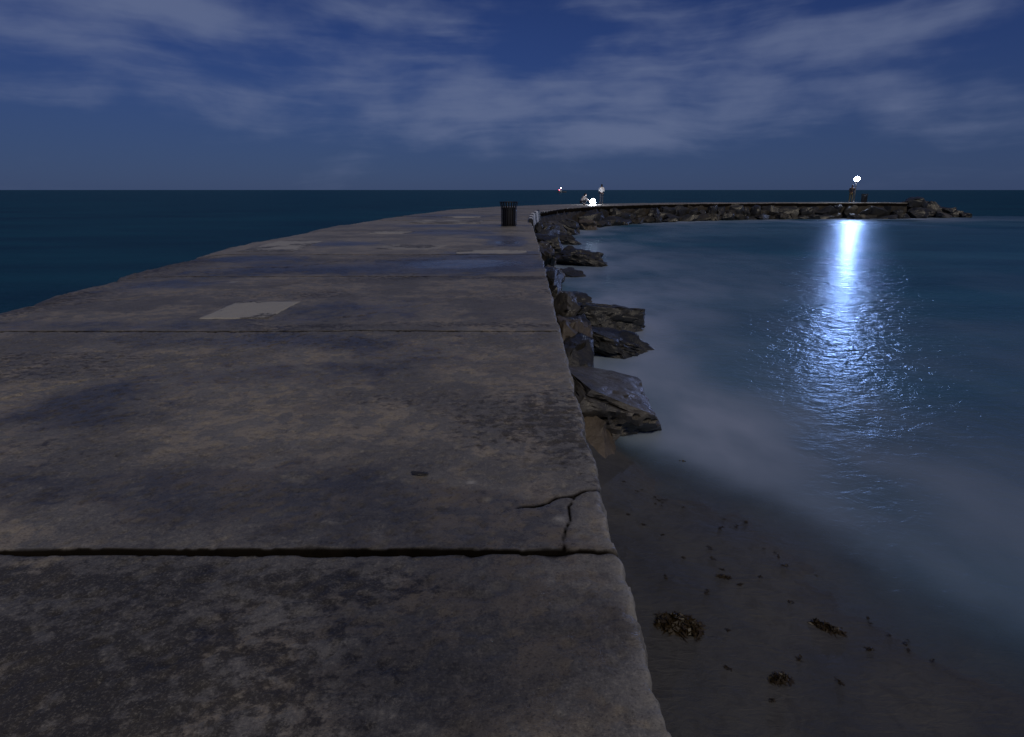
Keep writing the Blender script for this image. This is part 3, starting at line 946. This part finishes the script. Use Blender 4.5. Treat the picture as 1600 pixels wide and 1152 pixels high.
# ------------------------------------------------------------------ litter bins
def litter_bin():
    t = thing('litter_bin', 'black slatted steel litter bin with flared rim on the pier deck', 'litter bin', (-.11, 20.6, .0), 0, 'litter bins on the pier')
    link('liner', lathe([(.225, .05), (.235, .06), (.24, .63), (.225, .65), (.21, .63), (.205, .10)], 28), M_LINER, t)
    prof = [(.262, .035), (.270, .10), (.270, .60), (.278, .68), (.302, .78), (.322, .835)]
    n = 20
    bm = bmesh.new()
    hw = .026
    rows = []
    for r, z in prof:
        rows.append([bm.verts.new((r + e, s_ * hw, z)) for e, s_ in ((0, -1), (0, 1), (.007, 1), (.007, -1))])
    for r0, r1 in zip(rows[:-1], rows[1:]):
        for i in range(4):
            bm.faces.new((r0[i], r0[(i + 1) % 4], r1[(i + 1) % 4], r1[i]))
    bm.faces.new(rows[0][::-1])
    bm.faces.new(rows[-1])
    slat = bm_mesh(bm)
    slat.materials.append(M_BLACK)
    for k in range(n):
        link('slat', slat, None, t, None, (0, 0, 2 * math.pi * k / n))
    link('base_ring', lathe([(.21, 0), (.275, 0), (.275, .035), (.21, .035)], 28, False), M_BLACK, t)
    link('rim_ring', lathe([(.300, .825), (.326, .828), (.332, .84), (.322, .852), (.300, .846), (.300, .825)], 28, True, False), M_BLACK, t)
    link('band', lathe([(.256, .58), (.266, .58), (.266, .625), (.256, .625), (.256, .58)], 28, False, False), M_BLACK, t)
    return t


bin0 = litter_bin()
bin1 = copy_tree(bin0)
bin1.location = (36.6, 60.9, .0)
bin1['label'] = 'small distant litter bin right of the lit lamp post'


# ------------------------------------------------------------------ people
def skinned(verts, edges, radii, root=0, sub=1):
    me = bpy.data.meshes.new('mesh')
    me.from_pydata(verts, edges, [])
    o = bpy.data.objects.new('tmp_body', me)
    C.objects.link(o)
    md = o.modifiers.new('skin', 'SKIN')
    md.use_smooth_shade = True
    for v, r in zip(me.skin_vertices[0].data, radii):
        v.radius = r if hasattr(r, '__len__') else (r, r)
    me.skin_vertices[0].data[root].use_root = True
    o.modifiers.new('sub', 'SUBSURF').levels = sub
    dg = bpy.context.evaluated_depsgraph_get()
    ev = o.evaluated_get(dg)
    res = bpy.data.meshes.new_from_object(ev)
    bpy.data.objects.remove(o)
    res.polygons.foreach_set('use_smooth', [True] * len(res.polygons))
    return res


def head_mesh(c, rz_, scale_=1.0):
    """face side towards +Y of the local frame"""
    bm = bmesh.new()
    bmesh.ops.create_icosphere(bm, subdivisions=3, radius=1)
    for v in bm.verts:
        x, y, z = v.co
        jaw = 1 - .22 * max(0, -z)
        q = Vector((x * .075 * jaw, y * .095 * (jaw + .05), z * .118))
        if y > .8 and abs(x) < .35 and -.25 < z < .15:
            q.y += .018
        if y > .75 and abs(abs(x) - .4) < .15 and 0 < z < .25:
            q.y -= .008
        if abs(x) > .93 and abs(y) < .25 and abs(z) < .3:
            q.x *= 1.16
        v.co = q * scale_
    bm.transform(Matrix.Translation(c) @ Matrix.Rotation(rz_, 4, 'Z'))
    return bm


def person(label, loc, rz_, J, shirt, trousers, sleeve='long', height=1.0):
    """J: joint name -> local position; one continuous skinned body with clothing over it"""
    t = thing('person', label, 'person', loc, rz_)
    t.scale = (height,) * 3
    N = ['pelvis', 'waist', 'chest', 'neck', 'skull', 'sl', 'el', 'hl', 'fl', 'sr', 'er', 'hr', 'fr', 'pl', 'kl', 'al', 'tl', 'prr', 'kr', 'ar', 'tr']
    E = [(0, 1), (1, 2), (2, 3), (3, 4), (2, 5), (5, 6), (6, 7), (7, 8), (2, 9), (9, 10), (10, 11), (11, 12), (0, 13), (13, 14), (14, 15), (15, 16), (0, 17), (17, 18), (18, 19), (19, 20)]
    Rd = [(.13, .10), (.125, .09), (.15, .10), .055, .07, .055, .04, .026, .02, .055, .04, .026, .02, .08, .055, .042, .03, .08, .055, .042, .03]
    body = link('body', skinned([J[n] for n in N], E, Rd), M_SKIN, t)
    bm = head_mesh(Vector(J['skull']) + Vector((0, .01, .03)), 0)
    head_o = link('head', bm_mesh(bm, True), M_SKIN, t)
    # hair: cap over the back and the top of the head
    hb = head_mesh(Vector(J['skull']) + Vector((0, .0, .04)), 0, 1.10)
    c = Vector(J['skull']) + Vector((0, 0, .04))
    bmesh.ops.delete(hb, geom=[v for v in hb.verts if (v.co - c).y > .045 and (v.co - c).z < .05], context='VERTS')
    link('hair', bm_mesh(hb, True), M_HAIR, head_o)
    # hands with fingers
    for s_ in 'lr':
        w0, w1 = Vector(J['h' + s_]), Vector(J['f' + s_])
        d = (w1 - w0).normalized()
        side = d.cross(Vector((0, 1, 0))).normalized() if abs(d.y) < .9 else Vector((1, 0, 0))
        vs, es, rs_ = [w0, w0 + d * .08], [(0, 1)], [(.03, .018), (.038, .016)]
        for k, (o_, ln) in enumerate(((-.030, .065), (-.010, .078), (.010, .073), (.030, .058))):
            i = len(vs)
            b_ = w0 + d * .085 + side * o_
            vs += [b_, b_ + d * ln * .55, b_ + d * ln + Vector((0, .012, 0))]
            es += [(1, i), (i, i + 1), (i + 1, i + 2)]
            rs_ += [.009, .0085, .007]
        i = len(vs)
        vs += [w0 + d * .03 + side * .045, w0 + d * .07 + side * .06]
        es += [(0, i), (i, i + 1)]
        rs_ += [.011, .009]
        link('hand', skinned([v[:] for v in vs], es, rs_), M_SKIN, t)
    ns = ['waist0', 'chest', 'collar', 'sl', 'el', 'wl', 'sr', 'er', 'wr']
    JJ = dict(J)
    lerp = lambda a, b, f: tuple(Vector(a) * (1 - f) + Vector(b) * f)
    JJ['waist0'] = lerp(J['pelvis'], J['waist'], .25)
    JJ['collar'] = lerp(J['chest'], J['neck'], .8)
    fsl = .92 if sleeve == 'long' else .25
    JJ['wl'] = lerp(J['el'], J['hl'], fsl)
    JJ['wr'] = lerp(J['er'], J['hr'], fsl)
    link('shirt', skinned([JJ[n] for n in ns], [(0, 1), (1, 2), (1, 3), (3, 4), (4, 5), (1, 6), (6, 7), (7, 8)],
                          [(.155, .125), (.172, .125), .075, .075, .058, .045, .075, .058, .045], 1), shirt, t)
    np_ = ['pelvis', 'pl', 'kl', 'al', 'prr', 'kr', 'ar']
    link('trousers', skinned([J[n] for n in np_], [(0, 1), (1, 2), (2, 3), (0, 4), (4, 5), (5, 6)], [(.15, .12), .10, .075, .06, .10, .075, .06]), trousers, t)
    for s_ in 'lr':
        a, b = Vector(J['a' + s_]), Vector(J['t' + s_])
        link('shoe', skinned([tuple(a + (a - b) * .25 + Vector((0, 0, -.05))), tuple(a * .5 + b * .5 + Vector((0, 0, -.025))), tuple(b)], [(0, 1), (1, 2)], [.042, .045, .036]), M_DARKTOP, t)
    return t


STAND = dict(pelvis=(0, 0, .95), waist=(0, .0, 1.10), chest=(0, -.01, 1.34), neck=(0, .0, 1.50), skull=(0, .02, 1.60), sl=(-.19, 0, 1.42), el=(-.25, .04, 1.14), hl=(-.16, .22, 1.02), fl=(-.12, .30, 1.02),
             sr=(.19, 0, 1.42), er=(.26, .02, 1.14), hr=(.17, .20, 1.00), fr=(.13, .28, 1.00), pl=(-.10, 0, .88), kl=(-.11, .02, .50), al=(-.11, 0, .09), tl=(-.13, .15, .04),
             prr=(.10, 0, .88), kr=(.115, .02, .50), ar=(.12, -.02, .09), tr=(.15, .13, .04))
CROUCH = dict(pelvis=(0, -.12, .26), waist=(0, -.10, .40), chest=(0, .06, .60), neck=(0, .16, .72), skull=(0, .22, .80), sl=(-.18, .08, .66), el=(-.22, .32, .50), hl=(-.12, .50, .38), fl=(-.08, .57, .34),
              sr=(.18, .08, .66), er=(.22, .32, .50), hr=(.12, .52, .36), fr=(.08, .59, .32), pl=(-.10, -.06, .26), kl=(-.17, .32, .44), al=(-.14, .10, .09), tl=(-.17, .25, .04),
              prr=(.10, -.06, .26), kr=(.17, .32, .44), ar=(.14, .10, .09), tr=(.17, .25, .04))
person('person in white top and dark trousers standing beside the ground lantern', (8.15, 53.4, .0), R(25), STAND, M_SHIRTW, M_TROUSER, 'short', 1.0)
person('person in white top crouching at the ground lantern', (6.05, 50.2, .0), R(-75), CROUCH, M_SHIRTW, M_TROUSER, 'long', 1.0)
person('person in dark top and olive trousers standing under the lamp post', (34.85, 60.3, .0), R(170), STAND, M_DARKTOP, M_OLIVE, 'long', 1.0)

# ------------------------------------------------------------------ lamps
lantern = thing('ground_lantern', 'dazzling white lantern standing on the pier deck by two people', 'lantern', (6.98, 50.6, .0))
link('base', lathe([(.13, 0), (.14, .01), (.14, .07), (.10, .09), (.10, .11)], 20), M_DARKPAINT, lantern)
link('globe', lathe([(.10, .11), (.20, .17), (.235, .28), (.20, .40), (.10, .46)], 16), M_LANTERN, lantern)
link('cap', lathe([(.10, .462), (.11, .47), (.06, .52), (.02, .53)], 20), M_DARKPAINT, lantern)
link('handle', tube([(-.14, 0, .07), (-.25, 0, .28), (-.18, 0, .50), (0, 0, .62), (.18, 0, .50), (.25, 0, .28), (.14, 0, .07)], .008, 6), M_DARKPAINT, lantern)

lamp = thing('lamp_post', 'lit lamp post with blue-white globe near the pier end', 'lamp post', (35.35, 60.55, .0))
link('foot', lathe([(.16, 0), (.16, .03), (.09, .05), (.07, .14)], 20), M_POST, lamp)
link('post', tube([(0, 0, .05), (0, 0, .8), (.0, 0, 1.4), (-.03, 0, 1.8), (-.02, 0, 2.06)], [.055, .05, .045, .042, .04], 12), M_POST, lamp)
link('collar', lathe([(.05, 2.02), (.10, 2.06), (.10, 2.11), (.06, 2.12)], 16), M_POST, lamp)
head = link('globe', lathe([(.07, 2.13), (.21, 2.20), (.265, 2.34), (.21, 2.48), (.07, 2.55)], 16), M_LAMP, lamp)
link('cap', lathe([(.08, 2.552), (.10, 2.565), (.05, 2.61), (.015, 2.63)], 16), M_POST, lamp)
# the lamp throws its beam level over the cove
beam_data = bpy.data.lights.new('lamp_beam', 'SPOT')
beam_data.energy = 5600
beam_data.color = (0.38, 0.50, 1.0)
beam_data.spot_size = R(100)
beam_data.spot_blend = 1.0
beam_data.shadow_soft_size = 0.2
beam = bpy.data.objects.new('lamp_beam', beam_data)
C.objects.link(beam)
beam.parent = lamp
beam.location = (-.13, -.40, 2.34)
beam.rotation_euler = Vector((.50, .86, -.20)).to_track_quat('Z', 'Y').to_euler()

# ------------------------------------------------------------------ boat at anchor off the horizon
boat = thing('boat', 'small boat with white and red lights out near the horizon', 'boat', (54, 640, SEA), R(6))
hull = []
secs = [(-5, .9, .0), (-4.6, 1.3, -.2), (-2, 1.5, -.3), (1.5, 1.4, -.3), (3.8, .8, -.2), (5.4, .05, .2)]
V, Fc = [], []
for (x, hw, zk) in secs:
    sheer = 1.1 + .05 * max(0, x) ** 1.4
    V += [(x, -hw, sheer), (x, -hw * .8, .2), (x, 0, zk), (x, hw * .8, .2), (x, hw, sheer)]
for i in range(len(secs) - 1):
    for j in range(4):
        Fc.append((i * 5 + j, i * 5 + j + 1, i * 5 + 6 + j, i * 5 + 5 + j))
    Fc.append((i * 5, i * 5 + 5, i * 5 + 9, i * 5 + 4))
Fc.append((0, 1, 2, 3, 4))
link('hull', mesh_from(V, Fc, False), M_HULL, boat)
house = link('wheelhouse', box_mesh(2.4, 1.9, 1.5, .12, 1.2), M_WHITE, boat, (-1.2, 0, 0))
for wx_ in (-.75, 0, .75):
    link('window', box_mesh(.55, .03, .55, 0, 1.95), M_DARKPAINT, house, (wx_, -.955, 0))
mast = link('mast', tube([(-1.0, 0, 2.7), (-1.0, 0, 4.6)], .06, 8), M_POST, boat)
link('masthead_light', lathe([(.05, 0), (.20, .08), (.24, .24), (.20, .4), (.05, .48)], 12), M_NAVW, mast, (-1.0, 0, 4.55))
link('side_light', lathe([(.05, 0), (.22, .1), (.25, .25), (.22, .4), (.05, .5)], 12), M_NAVR, boat, (-2.6, -.6, 2.65))


# ------------------------------------------------------------------ seaweed on the sand
def weed_mesh(seed, rx, ry, h, n):
    rg_ = random.Random(seed)
    V, Fc = [], []
    for _ in range(n):
        a, rr = rg_.uniform(0, 6.283), math.sqrt(rg_.random())
        p_ = Vector((math.cos(a) * rr * rx * .8, math.sin(a) * rr * ry * .8, rg_.uniform(.0, h * .8 * (1 - rr * .8))))
        ang = rg_.uniform(0, 6.283)
        wd = rg_.uniform(.004, .012) * (rx / .12) ** .5
        pitch = rg_.uniform(-.3, .35)
        for k in range(6):
            side = Vector((-math.sin(ang), math.cos(ang), rg_.uniform(-.5, .5))) * wd * (1 - k / 7)
            V += [p_ - side, p_ + side]
            if k:
                i = len(V)
                Fc.append((i - 4, i - 3, i - 1, i - 2))
            p_ = p_ + Vector((math.cos(ang) * math.cos(pitch), math.sin(ang) * math.cos(pitch), math.sin(pitch))) * rx * .105
            p_.z = max(p_.z, .002)
            ang += rg_.uniform(-.7, .7)
            pitch -= rg_.uniform(.1, .5)
    # matted heart: folded blades pressed flat
    for _ in range(n):
        a, rr = rg_.uniform(0, 6.283), rg_.random() ** .7 * .85
        c_ = Vector((math.cos(a) * rr * rx, math.sin(a) * rr * ry, rg_.uniform(.1, .75) * h * (1 - rr * rr)))
        for _k in range(3):
            e1 = Vector((rg_.gauss(0, 1), rg_.gauss(0, 1), rg_.gauss(0, .45))).normalized() * rx * rg_.uniform(.10, .26)
            e2 = Vector((rg_.gauss(0, 1), rg_.gauss(0, 1), rg_.gauss(0, .6))).normalized() * rx * rg_.uniform(.05, .13)
            i = len(V)
            V += [c_ - e1, c_ - e2, c_ + e1, c_ + e2]
            for q in V[-4:]:
                q.z = max(q.z, .001)
            Fc.append((i, i + 1, i + 2, i + 3))
    return mesh_from(V, Fc)


def weed(label, x, y, rx, ry, h, n, seed, rz_=0, group='seaweed washed up on the sand'):
    z = float(sand_z(np.array([x]), np.array([y]))[0])
    z = max(z, SEA - .03)
    o = link('seaweed_clump', weed_mesh(seed, rx, ry, h, n), M_WEED, None, (x, y, z + .002), (0, 0, R(rz_)))
    return tag(o, label, 'seaweed', group)


weed('largest brown seaweed clump on the sand, right beside the pier edge', 1.06, 3.04, .165, .095, .075, 170, 3, -12)
weed('long dark seaweed piece lying alone on the sand, farthest from the pier', 2.03, 3.08, .12, .035, .04, 60, 8, -32)
weed('flat dark seaweed clump nearest the bottom edge of the picture', 1.52, 2.64, .085, .04, .03, 60, 13, 5)
weed('small seaweed clump at the dark drift line in mid sand', 1.53, 3.53, .06, .02, .02, 36, 19, -20)
weed('dark seaweed clump awash in the shallows', 1.79, 5.44, .07, .045, .06, 40, 24, 0)
scr = random.Random(44)
for k in range(22):
    x, y = [(1.10, 4.2), (1.0, 4.33), (1.22, 4.05), (1.55, 3.9), (1.53, 3.75), (1.55, 3.62), (1.62, 3.45), (1.80, 3.55), (2.05, 3.7), (1.9, 3.3), (1.15, 2.92), (1.36, 3.0), (1.25, 2.7), (1.72, 2.8), (1.86, 2.62), (1.1, 3.5), (1.35, 3.35), (2.2, 2.9), (1.42, 2.5), (2.0, 4.3), (1.75, 4.2), (1.3, 3.75)][k]
    weed('tiny scrap of seaweed on the sand', x, y, scr.uniform(.022, .042), scr.uniform(.012, .020), .016, 12, 60 + k, scr.uniform(0, 180), 'tiny seaweed scraps scattered on the sand')

for k in range(26):                                # the drift line left by the last wave
    t = scr.random()
    x = .95 + 1.75 * t
    y = float(np.interp(x, [p[0] for p in SHORE], [p[1] for p in SHORE])) - scr.uniform(.10, .34)
    weed('tiny scrap of seaweed on the sand', x - .1, y, scr.uniform(.014, .028), scr.uniform(.008, .015), .012, 9, 160 + k, scr.uniform(0, 180), 'tiny seaweed scraps scattered on the sand')

# a flat dark pebble on the deck
leaf = link('pebble', rock_mesh((.085, .035, .014), 501, 3, 6), M_ROCK, None, (-.42, 2.34, .008), (0, 0, R(-14)))
tag(leaf, 'small flat dark pebble lying on the near pier deck', 'pebble')
